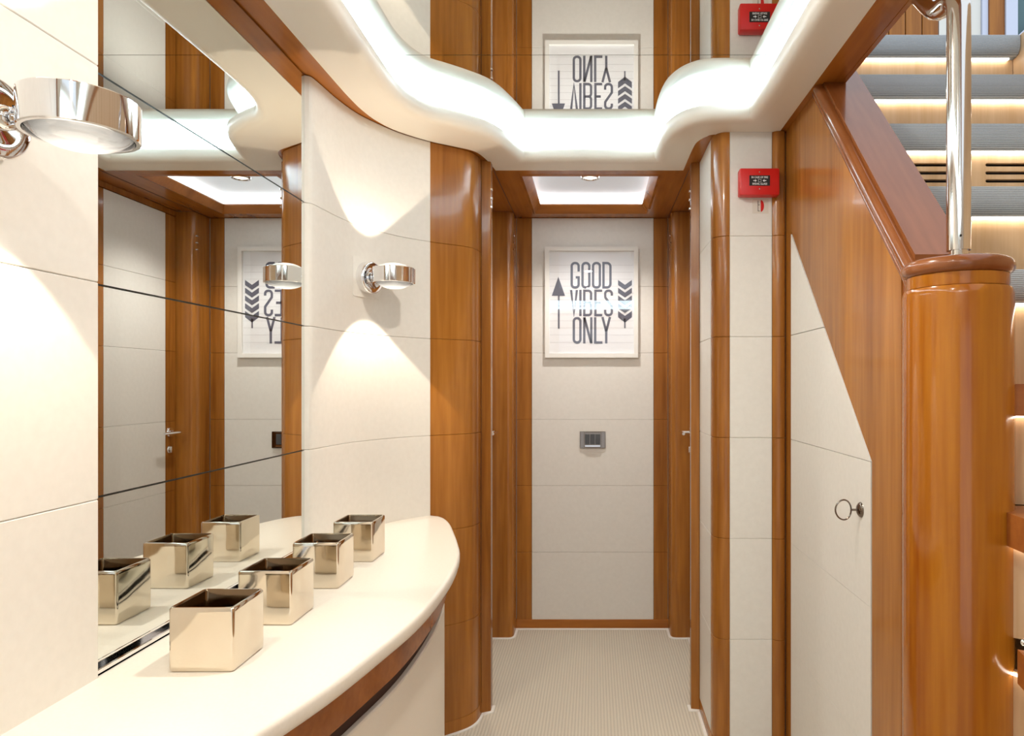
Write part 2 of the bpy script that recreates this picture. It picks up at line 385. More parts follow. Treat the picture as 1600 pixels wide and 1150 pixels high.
# shallow joints of the passage ceiling
MB().box(-.4045,-.4025,2.73,3.5,2.1135,2.116).box(.3765,.3785,2.73,3.5,2.1135,2.116).build('joint', M_dark, ce)

# ceiling mirror
cmx = [-.765,-.614,.491,.655]; cmy = [-1.36,1.961,2.765]
cm = thing('ceiling_mirror', 'mirrored ceiling in large sheets above the curved light pelmet', 'mirror', (0,1,Z(.945)))
for i in range(3):
    for j in range(2):
        MB().box(cmx[i]+.0012,cmx[i+1]-.0012,cmy[j]+.0012,cmy[j+1]-.0012,Z(.945),Z(.950)).build('mirror_sheet', M_cmirror, cm)
MB().box(-.765,.655,-1.36,2.765,Z(.9515),Z(.97)).build('backing_board', M_glassedge, cm)

# light pelmet (cream ring) with LED trough
pel = thing('light_pelmet', 'curved cream ceiling pelmet hiding a strip of cool white light', 'ceiling light', (0,1,2.115))
zb = Z(.853)
def ring_mesh(prof):                              # prof entries: (kind, d, z) kind 'I' offset d inward from inner, 'O' offset from outer outward
    v = []; k_ = len(prof); n = len(ringf)
    for ix, iy, ox, oy in ringf:
        I = Vector((ix,iy)); O = Vector((ox,oy)); d = (I-O); L_ = d.length; d.normalize()
        for kd, dd, z in prof:
            p = I+d*dd if kd == 'I' else O+d*dd
            v.append((p.x,p.y,z))
    f = []
    for i in range(n):
        j = (i+1) % n
        for q in range(k_-1): f.append((i*k_+q, j*k_+q, j*k_+q+1, i*k_+q+1))
    return v, f
prof = [('O',0,zb),('I',-.05,zb-.001),('I',-.02,zb-.006),('I',.005,zb-.009),('I',.019,zb-.007),('I',.030,zb-.001),('I',.037,zb+.009),('I',.040,zb+.020),('I',.038,zb+.031),('I',.032,zb+.038),('I',.022,zb+.041),('I',.012,zb+.038),('I',.002,zb+.028),('I',-.006,zb+.02),('O',.014,zb+.02),('O',.010,Z(.9445)),('O',0,Z(.9445)),('O',0,zb)]
v, f = ring_mesh(prof); mesh_obj('pelmet_shell', v, f, M_cream, pel, 50)
v, f = ring_mesh([('O',.016,zb+.022),('O',.013,Z(.943)),('O',.0115,Z(.943)),('O',.0145,zb+.022),('O',.016,zb+.022)])
mesh_obj('light_strip', v, f, M_led, pel, 50)
v, f = ring_mesh([('O',.018,zb+.0215),('I',-.012,zb+.0215),('I',-.012,zb+.0225),('O',.018,zb+.0225),('O',.018,zb+.0215)])
mesh_obj('light_strip', v, f, M_led, pel, 50)

# lit recess in the passage ceiling
sk = thing('ceiling_light_panel', 'square wood framed ceiling light recess glowing white over the passage', 'ceiling light', ((SK[0]+SK[1])/2,3.1,2.115))
I = (SK[0]+.030, SK[1]-.026, SK[2]+.030, SK[3]-.034); zt = Z(.886)
def ringrect(a, za, b_, zb_, th):
    v = [(x,y,za) for x,y in ((a[0],a[2]),(a[1],a[2]),(a[1],a[3]),(a[0],a[3]))]+[(x,y,zb_) for x,y in ((b_[0],b_[2]),(b_[1],b_[2]),(b_[1],b_[3]),(b_[0],b_[3]))]
    v += [(x,y,z+th) for x,y,z in v]
    f = []
    for i in range(4):
        j = (i+1)%4; f += [(i,j,4+j,4+i),(8+i,12+i,12+j,8+j),(i,8+i,8+j,j),(4+i,4+j,12+j,12+i)]
    return v, f
out = (SK[0]-.012,SK[1]+.012,SK[2]-.012,SK[3]+.012)
v, f = ringrect(out, 2.1145, SK, 2.1115, .004); mesh_obj('frame', v, f, M_woodx, sk)
v, f = ringrect(SK, 2.1115, I, zt, .006); mesh_obj('frame', v, f, M_woodx, sk)
B = (SK[0]-.02,SK[1]+.02,SK[2]-.02,SK[3]+.02)
MB().box(B[0],B[1],B[2],B[3],Z(.925),Z(.935)).build('reflector', mat('satin_white', (.70,.74,.78), .22, emit=(.85,.93,1), es=.12), sk)
l = MB().box(B[0],B[0]+.004,B[2],B[3],zt+.006,Z(.924)).box(B[1]-.004,B[1],B[2],B[3],zt+.006,Z(.924)).box(B[0],B[1],B[3]-.004,B[3],zt+.006,Z(.924)).box(B[0],B[1],B[2],B[2]+.004,zt+.006,Z(.924))
l.build('light_strip', M_ledh, sk)
dl = thing('downlight_or_fill', 'small round downlight in the glowing ceiling recess', 'ceiling light', (-.02,3.05,Z(.925)))
MB().lathe([(.030,-.002),(.032,-.007),(.040,-.007),(.043,-.0005),(.030,-.0005),(.030,-.002)], (-.02,3.05,Z(.925)), 'Z', 40).build('bezel', M_chrome, dl, 50)
MB().lathe([(0,-.003),(.029,-.003),(.029,-.0008),(0,-.0008)], (-.02,3.05,Z(.925)), 'Z', 32).build('lens', mat('downlight_lens', (.7,.7,.65), .3, emit=WARM, es=2), dl)
ld = bpy.data.lights.new('downlight_or_fill_beam', 'SPOT'); ld.energy = 25; ld.color = (1,.95,.9); ld.spot_size = math.radians(125); ld.spot_blend = .6; ld.shadow_soft_size = .03
lo = bpy.data.objects.new('downlight_or_fill_beam', ld); C.objects.link(lo); lo.parent = dl; lo.location = (0,0,-.012)

ld = bpy.data.lights.new('panel_light', 'AREA'); ld.shape = 'RECTANGLE'; ld.size = .5; ld.size_y = .5; ld.energy = .12; ld.color = (.86,.94,1)
lo = bpy.data.objects.new('panel_light', ld); C.objects.link(lo); lo.parent = sk; lo.location = (0,.008,Z(.922)-2.115)
# ------------------------------------------------------------------ wall mirror
wm = thing('wall_mirror', 'tall wall mirror in four sheets above the cream counter', 'mirror', (-.80,1.48,.8))
mz = [.812,1.078,1.42,1.761,2.112]
for i in range(4):
    MB().box(-.806,-.800,1.077,1.882,mz[i]+.0017,mz[i+1]-.0017).build('mirror_sheet', M_mirror, wm)
MB().box(-.8115,-.8065,1.077,1.882,.80,2.113).build('backing_board', M_mgap, wm)
c = MB().box(-.8055,-.786,1.077,1.880,.7975,.8005).box(-.7875,-.786,1.077,1.88,.7975,.806).box(-.800,-.7985,1.077,1.88,.80,.8155)
c.build('bottom_channel', M_chrome, wm)

# ------------------------------------------------------------------ counter and cabinet
cf = catmull([(-.782,.32),(-.72,.38),(-.65,.47),(-.56,.62),(-.49,.78),(-.440,.93),(-.412,1.0247),(-.395,1.10),(-.374,1.2166),(-.3535,1.349),(-.3455,1.494),(-.3485,1.68),(-.368,1.864),(-.400,2.0),(-.440,2.14),(-.480,2.27),(-.515,2.355),(-.545,2.396)], 4)
back = [(x-.0,y) for x,y in P_white if y > 1.9][::-1]
loop = cf + [(-.5785,2.403)] + back + [(-.784,1.895),(-.8,1.885),(-.8,1.077),(-.7825,1.074)]
cz1 = Z(-.463); cz0 = cz1-.031
ct = thing('vanity_counter', 'cream stone counter with a bowed front under the wall mirror', 'counter', (-.6,1.4,cz0))
# rounded front edge: three stacked insets
def inset(path, d):
    n = len(path); P = [Vector(p) for p in path]; out = []
    for i in range(n):
        a, b_ = P[max(i-1,0)], P[min(i+1,n-1)]; t = (b_-a).normalized(); nn = Vector((-t.y, t.x)); out.append((P[i].x+nn.x*d, P[i].y+nn.y*d))
    return out
def loop_with(front): return front + loop[len(cf):]
layers = [(.006,cz0),(.0015,cz0+.003),(0,cz0+.008),(0,cz1-.009),(.0015,cz1-.004),(.005,cz1-.001),(.010,cz1)]
v = []; f = []; nl = len(loop)
for d, z in layers: v += [(x,y,z) for x,y in loop_with(inset(cf,d))]
for i in range(len(layers)-1):
    for q in range(nl): r = (q+1)%nl; f.append((i*nl+q,i*nl+r,(i+1)*nl+r,(i+1)*nl+q))
for z_i in (0, len(layers)-1):
    tr_ = tessellate_polygon([[Vector((p[0],p[1],0)) for p in v[z_i*nl:(z_i+1)*nl]]]); f += [tuple(z_i*nl+t for t in tt) for tt in tr_]
mesh_obj('counter_top', v, f, M_top, ct, 40)
cb = thing('vanity_cabinet', 'cream bow-fronted cabinet with a cherry wood rail below the counter', 'cabinet', (-.6,1.4,0))
fr_ = [p for p in inset(cf,.042) if .5 < p[1] < 2.3 and p[0] > -.755]
MB().sweep([p for p in inset(cf,.034) if .5 < p[1] < 2.32 and p[0] > -.755], [(0,cz0-.001),(0,cz0-.075),(.02,cz0-.075),(.02,cz0-.001)]).build('apron_rail', M_woodx, cb, 35)
MB().sweep([p for p in inset(cf,.055) if .5 < p[1] < 2.3 and p[0] > -.755], [(0,cz0-.07),(0,.05),(.02,.05),(.02,cz0-.07)]).build('carcass', M_dark, cb, 35)
top = Z(-.605)
fa = [p for p in fr_ if p[1] < 1.30]; fb = [p for p in fr_ if 1.28 < p[1] < 1.90]
MB().sweep(fb, slab_prof(.06, top, .012, .003)).build('cabinet_door', M_cream, cb, 35)
MB().sweep(fa, slab_prof(.06, top, .012, .003)).build('cabinet_door', M_cream, cb, 35)
MB().sweep(inset(fr_, .02), [(0,0),(0,.055),(.02,.055),(.02,0)]).build('toe_kick', M_wood, cb)

# sticker on cabinet door (red marks near the bottom of the picture)
def on_path(path, y):
    for a, b_ in zip(path, path[1:]):
        if a[1] <= y <= b_[1]: t = (y-a[1])/(b_[1]-a[1]); return Vector((a[0]+t*(b_[0]-a[0]), y)), (Vector(b_)-Vector(a)).normalized()
p, t = on_path(fr_, 1.165); nrm = Vector((t.y,-t.x))
def place(a, h, o): q = p+t*a+nrm*(.0016+o); return (q.x,q.y,h)
s_ = MB(); st = thing('warning_sticker', 'small red and white sticker at the top of the cabinet door', 'sticker', (p.x,p.y,.6))
zs = Z(-.621)
s_.prism([(-.045,zs-.05),(.0,zs-.05),(.0,zs),(-.045,zs)], [], 0, .0006, lambda a,b,c: place(a,b,c)).build('backing', M_sticker, st)
r_ = MB()
for a0, z0, a1, z1 in ((-.042,-.012,-.003,-.003),(-.042,-.046,-.036,-.016),(-.032,-.046,-.027,-.016),(-.036,-.02,-.022,-.016),(-.019,-.046,-.014,-.016),(-.014,-.032,-.006,-.028),(-.008,-.046,-.003,-.016)):
    r_.prism([(a0,zs+z0),(a1,zs+z0),(a1,zs+z1),(a0,zs+z1)], [], .0006, .0009, lambda a,b,c: place(a,b,c))
r_.build('red_print', M_red, st)

# ------------------------------------------------------------------ mirrored cube pots
def pot(loc, rz, label, first=[None]):
    S = .1045; H = .104; n = 10
    if first[0] is None:
        def sq(h, rad, z, dent=0):
            pts = []
            for cx, cy, a0 in ((1,1,0),(-1,1,PI/2),(-1,-1,PI),(1,-1,1.5*PI)):
                for k_ in range(5):
                    a = a0+k_*PI/8; pts.append((cx*(h-rad)+rad*math.cos(a), cy*(h-rad)+rad*math.sin(a), z))
                # slight bow of the face
                a = a0+PI/2; mx_, my_ = math.cos(a)*(h-dent), math.sin(a)*(h-dent)
                nx = {0:(0,1),1:(-1,0),2:(0,-1),3:(1,0)}[int(round(a0/(PI/2)))]
                pts.append((nx[0]*(h-dent), nx[1]*(h-dent), z))
            return pts
        h = S/2
        rows = [sq(h-.006,.004,.0012),sq(h-.003,.004,0.0),sq(h-.0005,.0045,.003),sq(h,.005,.008,.0004),sq(h,.005,H*.35,.0012),sq(h,.005,H*.7,.0012),sq(h,.005,H-.008,.0003),sq(h,.0055,H-.003),sq(h-.0015,.006,H),
                sq(h-.0045,.005,H),sq(h-.006,.005,H-.003),sq(h-.0065,.006,H*.5),sq(h-.007,.006,.014),sq(h-.012,.006,.009)]
        m_ = len(rows[0]); v = [p for r in rows for p in r]; f = []
        for i in range(len(rows)-1):
            for q in range(m_): r = (q+1)%m_; f.append((i*m_+q,i*m_+r,(i+1)*m_+r,(i+1)*m_+q))
        f.append(list(range(m_))[::-1]); f.append([(len(rows)-1)*m_+q for q in range(m_)])
        o = mesh_obj('cube_pot', v, f, M_pot, None, 55); first[0] = o; o.data.materials.append(M_potin)
        for pp in o.data.polygons:
            c_ = pp.center
            if max(abs(c_.x),abs(c_.y)) < S/2-.0052 and c_.z > .007: pp.material_index = 1
    else:
        o = first[0].copy(); C.objects.link(o)
    o.location = loc; o.rotation_euler = (0,0,math.radians(rz))
    tag(o, label, 'flower pot', group='mirror-glazed cube pots on the counter'); return o
for i, (y, x, rz, lab) in enumerate([(1.095+.052,-.632,.6,'nearest and largest looking champagne mirror-glazed cube pot on the counter'),
      (1.308+.052,-.632,-.4,'second cube pot from the front, just behind the nearest one'),
      (1.541+.052,-.631,.8,'third cube pot from the front, between the middle pot and the farthest one'),
      (1.774+.052,-.628,0,'farthest and smallest looking cube pot, near the curved cream wall')]):
    pot((x,y,cz1), rz, lab)

# ------------------------------------------------------------------ wall lamps
def sconce(wx, wy, nx, ny, dist, z, label, plate):
    n = Vector((nx,ny,0)).normalized(); base = Vector((wx,wy,z)); hc = base+n*dist; t = Vector((-n.y,n.x,0))
    s = thing('wall_lamp', label, 'wall lamp', tuple(base), 'chrome up and down wall lamps')
    if plate:
        v = []
        pl = MB()
        hw = .063
        fn = lambda a,b,c: tuple(base + t*a + Vector((0,0,b)) + n*c)
        rr = [(hw-.006 if k_ else 0, 0) for k_ in (0,)]
        pts = []
        for cx, cy, a0 in ((1,1,0),(-1,1,PI/2),(-1,-1,PI),(1,-1,1.5*PI)):
            for k_ in range(5): a = a0+k_*PI/8; pts.append((cx*(hw-.006)+.006*math.cos(a), cy*(hw-.006)+.006*math.sin(a)))
        pl.prism(pts, [], -.004, .006, fn).build('cover_plate', M_white, s)
    o0 = .006 if plate else 0
    MB().lathe([(.0515,o0),(.0515,o0+.020),(.050,o0+.024),(.046,o0+.026),(.030,o0+.0245),(.012,o0+.020),(0,o0+.020)], base, n, 56).build('wall_mount', M_chrome, s, 50)
    q = MB()
    for zz in (.010,-.010): q.tube([base+n*(o0+.018)+Vector((0,0,zz)), hc-n*.060+Vector((0,0,zz))], .0035, 10)
    q.lathe([(0,0),(.014,.0),(.016,.004),(.016,.012),(.010,.018),(0,.018)], base+n*(o0+.022), n, 24)
    q.tube([base+n*(o0+.03), hc-n*.059], .006, 12)
    q.build('arm', M_chrome, s, 50)
    R, h = .065, .024
    MB().lathe([(R-.006,-h),(R-.0015,-h),(R,-h+.0015),(R,h-.0015),(R-.0015,h),(R-.006,h),(R-.007,h-.003),(R-.007,-h+.003),(R-.006,-h)], hc, 'Z', 72).build('lamp_head', M_chrome, s, 40)
    q = MB()
    for sg in (-1,1): q.tube([hc-n*R*1.002+t*sg*.004, hc-n*(R*.94)+t*sg*.026+Vector((0,0,0))], .0016, 8)
    a0 = math.atan2(-n.y,-n.x)
    q = MB(); q.tube([(hc.x+(R+.0006)*math.cos(a0+da), hc.y+(R+.0006)*math.sin(a0+da), hc.z) for da in [-.62+.124*i for i in range(11)]], .0014, 6); q.build('slot', M_black, s)
    prof_ = [(R-.0075,h-.006),(R-.010,h-.003),(R-.013,h-.0005),(R-.018,h+.004),(R-.024,h+.0078),(R-.030,h+.0105),(R-.038,h+.0130),(R-.047,h+.0147),(R-.055,h+.0155),(0,h+.016)]
    for pr_ in (prof_, [(r,-hh) for r,hh in prof_]):
        lo_ = MB().lathe(pr_, hc, 'Z', 48).build('lens', M_lens, s, 60)
        at_ = lo_.data.attributes.new('glow', 'FLOAT', 'POINT')
        for i_, v_ in enumerate(lo_.data.vertices):
            rr_ = math.hypot(v_.co.x-(hc-base).x, v_.co.y-(hc-base).y)/R
            at_.data[i_].value = .0+1.25*max(0,1-rr_*1.12)**1.1
    for sg, e in ((-1,SP_DOWN),(1,SP_UP)):
        ld = bpy.data.lights.new('lamp_beam', 'SPOT'); ld.energy = e; ld.color = WARM; ld.spot_size = math.radians(2*39); ld.spot_blend = .06; ld.shadow_soft_size = .006
        lo = bpy.data.objects.new('lamp_beam', ld); C.objects.link(lo); lo.parent = s; lo.location = hc-base
        lo.rotation_euler = (0 if sg < 0 else PI, 0, 0)
SP_DOWN, SP_UP = 19, 12
sconce(-.782,.870,1,0,.127,Z(.339),'chrome wall lamp close to the camera at the upper left, on the flat cream wall', False)
sconce(-.7335,2.188,.92,-.39,.112,Z(.339),'chrome wall lamp on the curved cream wall between mirror and wood', True)

# ------------------------------------------------------------------ framed print "GOOD VIBES ONLY"
K = .0006009
PX = lambda cx: (820+cx/5.475-929)*.003291
PZ = lambda cy: Z((600-(370+cy/5.475))*.003291)
FY = 3.508
fp = thing('framed_print', 'white framed graphic print reading GOOD VIBES ONLY on the end wall', 'picture', (0,FY,PZ(565)))
x0,x1,z0,z1 = PX(175),PX(967),PZ(1035),PZ(93)
fw = .021
fn = lambda a,b,c:(a,c,b)
MB().prism([(x0,z0),(x1,z0),(x1,z1),(x0,z1)], [[(x0+fw,z0+fw),(x1-fw,z0+fw),(x1-fw,z1-fw),(x0+fw,z1-fw)]], FY-.024, FY, fn).build('frame', M_frame, fp)
MB().box(x0+fw,x1-fw,FY-.008,FY-.004,z0+fw,z1-fw).build('paper', M_wprint, fp)
MB().box(x0+fw+.0005,x1-fw-.0005,FY-.0175,FY-.0165,z0+fw+.0005,z1-fw-.0005).build('glass', M_glass, fp)
b = MB()
for cy in (245,305,365,425,485,540,600,660,720,780,840,905): b.box(x0+fw+.002,x1-fw-.002,FY-.0084,FY-.0080,PZ(cy)-.0006,PZ(cy)+.0006)
b.build('plank_lines', M_pale, fp)
def strokes(lines, wd, m, name):
    b = MB()
    for ln in lines:
        P = [Vector((PX(x),PZ(y))) for x,y in ln]; n = len(P); Lf = []; Rt = []
        closed = (P[0]-P[-1]).length < 1e-5
        if closed: P = P[:-1]; n -= 1
        for i in range(n):
            a = P[i-1] if (i > 0 or closed) else P[i]; c = P[(i+1)%n] if (i < n-1 or closed) else P[i]
            d1 = (P[i]-a); d2 = (c-P[i])
            if d1.length < 1e-7: d1 = d2
            if d2.length < 1e-7: d2 = d1
            n1 = Vector((-d1.y,d1.x)).normalized(); n2 = Vector((-d2.y,d2.x)).normalized(); mm = (n1+n2).normalized(); mm = mm/max(.4,mm.dot(n1))
            Lf.append(P[i]+mm*wd/2); Rt.append(P[i]-mm*wd/2)
        v = [(q.x,FY-.0095,q.y) for q in Lf+Rt]+[(q.x,FY-.0082,q.y) for q in Lf+Rt]; f = []
        for i in range(n if closed else n-1):
            j = (i+1)%n; f += [(i,j,n+j,n+i),(2*n+i,3*n+i,3*n+j,2*n+j),(i,2*n+i,2*n+j,j),(n+i,n+j,3*n+j,3*n+i)]
        b.add(v,f)
    return b.build(name, m, fp)
def arc(cx, cy, rx, ry, a0, a1, n=6): return [(cx+rx*math.cos(math.radians(a0+(a1-a0)*i/n)), cy+ry*math.sin(math.radians(a0+(a1-a0)*i/n))) for i in range(n+1)]
def Ol(x0,x1,y0,y1,r=26): return [arc(x1-r,y0+r,r,r,-90,0)+arc(x1-r,y1-r,r,r,0,90)+arc(x0+r,y1-r,r,r,90,180)+arc(x0+r,y0+r,r,r,180,270)+[(x1-r,y0)]]
h9 = 10
def word_rows():
    L = []
    y0,y1 = 228,436
    L.append([(461,300)]+[(461,254)]+arc(461-26,y0+26,26,26,0,-90)+arc(402+26,y0+26,26,26,-90,-180)+arc(402+26,y1-26,26,26,180,90)+arc(461-26,y1-26,26,26,90,0)+[(461,350),(436,350)])
    L += Ol(494,552,y0,y1)+Ol(584,642,y0,y1)
    L.append([(673,y0)]+arc(732-30,y0+30,30,30,-90,0)+arc(732-30,y1-30,30,30,0,90)+[(673,y1),(673,y0)])
    y0,y1 = 464,672
    L.append([(397,y0-6),(421,y1-4),(446,y0-6)])
    L.append([(476,y0-8),(476,y1+8)])
    ym = 566
    L.append([(509,y0)]+arc(567-24,y0+24,24,24,-90,0)+arc(567-24,ym-24,24,24,0,60)+arc(567-24,ym+24,24,24,-60,0)+arc(567-24,y1-24,24,24,0,90)+[(509,y1),(509,y0)])
    L.append([(509,ym),(550,ym)])
    L.append([(662,y0),(604,y0),(604,y1),(662,y1)]); L.append([(604,ym),(650,ym)])
    L.append([(744,505)]+arc(716+3,y0+25,25,25,0,-90)+arc(712,y0+27,25,27,-90,-180)+[(688,520),(744,600)]+arc(717,y1-27,27,27,0,90)+arc(712,y1-27,25,27,90,180)+[(687,625)])
    y0,y1 = 698,905
    L += Ol(420,476,y0,y1)
    L.append([(509,y1+8),(509,y0-8)]); L.append([(511,y0-4),(567,y1+4)]); L.append([(569,y0-8),(569,y1+8)])
    L.append([(602,y0-8),(602,y1),(664,y1)])
    L.append([(664,y0-10),(696,810)]); L.append([(728,y0-10),(696,810)]); L.append([(696,800),(696,y1+8)])
    return L
strokes(word_rows(), 20*K, M_grey, 'lettering')
b = MB()
def poly(pts): b.prism([(PX(x),PZ(y)) for x,y in pts], [], FY-.0095, FY-.0082, fn)
poly([(288,345),(345,507),(299,507),(299,787),(284,787),(284,507),(232,507)]); b.build('arrow', M_grey, fp); b = MB()
for i in range(5):
    y = 372+i*66; poly([(797,y),(856,y+42),(915,y),(915,y+44),(856,y+84),(797,y+44)])
poly([(797,680),(856,715),(915,680),(915,690),(856,735),(797,690)]); poly([(849,700),(861,700),(861,783),(849,783)])
b.build('feather', M_grey, fp)

# ------------------------------------------------------------------ switch plate
sp = thing('switch_plate', 'dark chrome switch plate with three grey buttons below the print', 'light switch', (-.01,3.508,Z(-.285)))
cx0,cx1,cz_0,cz_1 = (906-929)*.003291,(946-929)*.003291,Z(-100*.003291),Z(-74*.003291)
MB().rbox(cx0,cx1,3.500,3.509,cz_0,cz_1,.002).build('plate', M_bronze, sp)
MB().rbox(cx0+.022,cx1-.022,3.494,3.501,cz_0+.006,cz_1-.004,.002).build('inner_frame', M_bronze, sp)
MB().rbox(cx0+.026,cx1-.026,3.489,3.495,cz_0+.009,cz_0+.015,.001).build('chrome_bar', M_chrome, sp)
for i in range(3):
    a = cx0+.026+i*.027; MB().rbox(a,a+.0245,3.490,3.496,cz_0+.020,cz_1-.013,.0015).build('button', M_sw, sp)

# ------------------------------------------------------------------ fire alarm call point
fa_ = thing('fire_alarm_call_point', 'red break-glass fire alarm box on the cream panel beside the passage', 'fire alarm', (.56,2.31,Z(.68)))
ax0,ax1,az0,az1 = .482,.614,Z(.627),Z(.716)
MB().rbox(ax0,ax1,2.262,2.302,az0,az1,.005).build('housing', M_red, fa_, 40)
MB().rbox(ax0+.006,ax1-.006,2.300,2.3105,az0+.006,az1-.006,.002).build('back_plate', M_red, fa_)
lx0,lx1,lz0,lz1 = ax0+.031,ax0+.099,az0+.030,az0+.064
MB().box(lx0,lx1,2.2605,2.263,lz0,lz1).build('label_window', M_black, fa_)
def text(s, x, y, z, size, m, parent, name, sx=1.0, bold=0, align='CENTER', rot=(PI/2,0,0)):
    cu = bpy.data.curves.new(name, 'FONT'); cu.body = s; cu.size = size; cu.align_x = align; cu.extrude = .0002; cu.offset = bold; cu.resolution_u = 2
    o = bpy.data.objects.new('tmp', cu); C.objects.link(o); dg = bpy.context.evaluated_depsgraph_get()
    me = bpy.data.meshes.new_from_object(o.evaluated_get(dg)); bpy.data.objects.remove(o)
    me.materials.clear(); me.materials.append(m)
    o = bpy.data.objects.new(name, me); C.objects.link(o)
    o.parent = parent; o.location = Vector((x,y,z))-world_loc(parent); o.rotation_euler = rot; o.scale = (sx,1,1)
    return o
lc = (lx0+lx1)/2
text('IN CASE OF FIRE', lc, 2.2602, lz1-.0095, .0088, M_wprint, fa_, 'lettering', .86, .00012)
text('BREAK GLASS', lc, 2.2602, lz0+.003, .0088, M_wprint, fa_, 'lettering', .92, .00012)
b = MB(); zc = (lz0+lz1)/2-.0005
f3 = lambda a,b_,c:(a,c,b_)
for sg in (-1,1):
    xx = lc+sg*.0095
    b.prism([(xx,zc),(xx+sg*.006,zc+.0045),(xx+sg*.006,zc-.0045)], [], 2.2600, 2.2604, f3)
    b.box(*sorted((xx+sg*.006,xx+sg*.012)),2.2600,2.2604,zc-.0013,zc+.0013)
b.box(lc-.005,lc+.005,2.26,2.2604,zc+.0038,zc+.0045).box(lc-.005,lc+.005,2.26,2.2604,zc-.0045,zc-.0038).box(lc-.005,lc-.0043,2.26,2.2604,zc-.0045,zc+.0045).box(lc+.0043,lc+.005,2.26,2.2604,zc-.0045,zc+.0045)
b.build('arrow_symbols', M_wprint, fa_)
MB().lathe([(0,.002),(.002,.0018),(.003,0)], (lc,2.262,az0+.020), (0,-1,0), 14).build('screw', M_steel, fa_)
MB().lathe([(0,.002),(.002,.0018),(.003,0)], (lc,2.262,az1-.014), (0,-1,0), 14).build('screw', M_steel, fa_)
sg_ = thing('alarm_sticker', 'small clear sticker with a red half disc under the red fire alarm box', 'sticker', (.56,2.31,Z(.6)))
qx = .562; qz = Z(.602)
MB().box(qx-.028,qx+.026,2.3088,2.3098,qz-.025,qz+.024).build('backing', M_sticker, sg_)
b = MB(); b.prism([(qx,qz-.020)]+[(qx+.011*math.sin(a),qz-.020*math.cos(a)) for a in [PI*i/12 for i in range(1,12)]]+[(qx,qz+.020)], [], 2.3082, 2.3088, f3); b.build('red_half_disc', M_red, sg_)
b = MB(); b.box(qx-.010,qx-.0085,2.3082,2.3088,qz-.018,qz+.018).box(qx-.010,qx-.003,2.3082,2.3088,qz-.018,qz-.0165).box(qx-.010,qx-.003,2.3082,2.3088,qz+.003,qz+.0045); b.build('printed_lines', M_black, sg_)

# ------------------------------------------------------------------ newel post and handrail
nx_, ny_ = .723, 1.363
nw = thing('newel_post', 'thick round cherry wood newel post with a ring-shaped cap', 'post', (nx_,ny_,0))
MB().lathe([(.1,0),(.1,Z(.172)),(.099,Z(.180)),(.0965,Z(.186)),(.092,Z(.188)),(.04,Z(.188))], (nx_,ny_,0), 'Z', 96).build('shaft', M_newel, nw, 40)
MB().lathe([(.04,Z(.1885)),(.0915,Z(.1885)),(.0925,Z(.196)),(.0925,Z(.212)),(.04,Z(.212))], (nx_,ny_,0), 'Z', 72).build('neck', M_newel, nw, 40)
tor = [(.04,Z(.2125)),(.086,Z(.2125))]+[(.0855+.0165*math.cos(a),Z(.228)+.0165*math.sin(a)) for a in [-PI/2+PI*i/12 for i in range(13)]]+[(.04,Z(.2445)),(.0,Z(.2445))]
MB().lathe(tor, (nx_,ny_,0), 'Z', 96).build('cap', M_cap, nw, 40)
hr = thing('handrail', 'polished steel handrail rising from the newel post and bending up the stair', 'handrail', (nx_+.004,ny_,Z(.245)))
hx = nx_+.004
MB().lathe([(.0175,Z(.245)),(.0175,Z(.272))], (hx,ny_,0), 'Z', 32).build('spigot', M_steel, hr, 40)
pts = [(hx,ny_,Z(.266)),(hx,ny_,Z(.42)),(hx,ny_,Z(.65)),(hx,ny_,Z(.745))]
pts += [(hx,ny_+.04*(1-math.cos(a)),Z(.745)+.04*math.sin(a)) for a in [PI/2*i/8 for i in range(1,9)]]
yb = ny_+.04; pts += [(hx,yb+.02,Z(.786)),(hx,yb+.035,Z(.790)),(hx,yb+.055,Z(.802)),(hx,yb+.08,Z(.825)),(hx,yb+.6,Z(.825)+.52*1.06)]
MB().tube(pts, .0222, 28).build('rail', M_steel, hr, 50)
MB().lathe([(0,.0012),(.0022,.001),(.0022,0)], (hx-.0075,ny_-.0212,Z(.292)), (0,-1,0), 12).build('set_screw', M_black, hr)

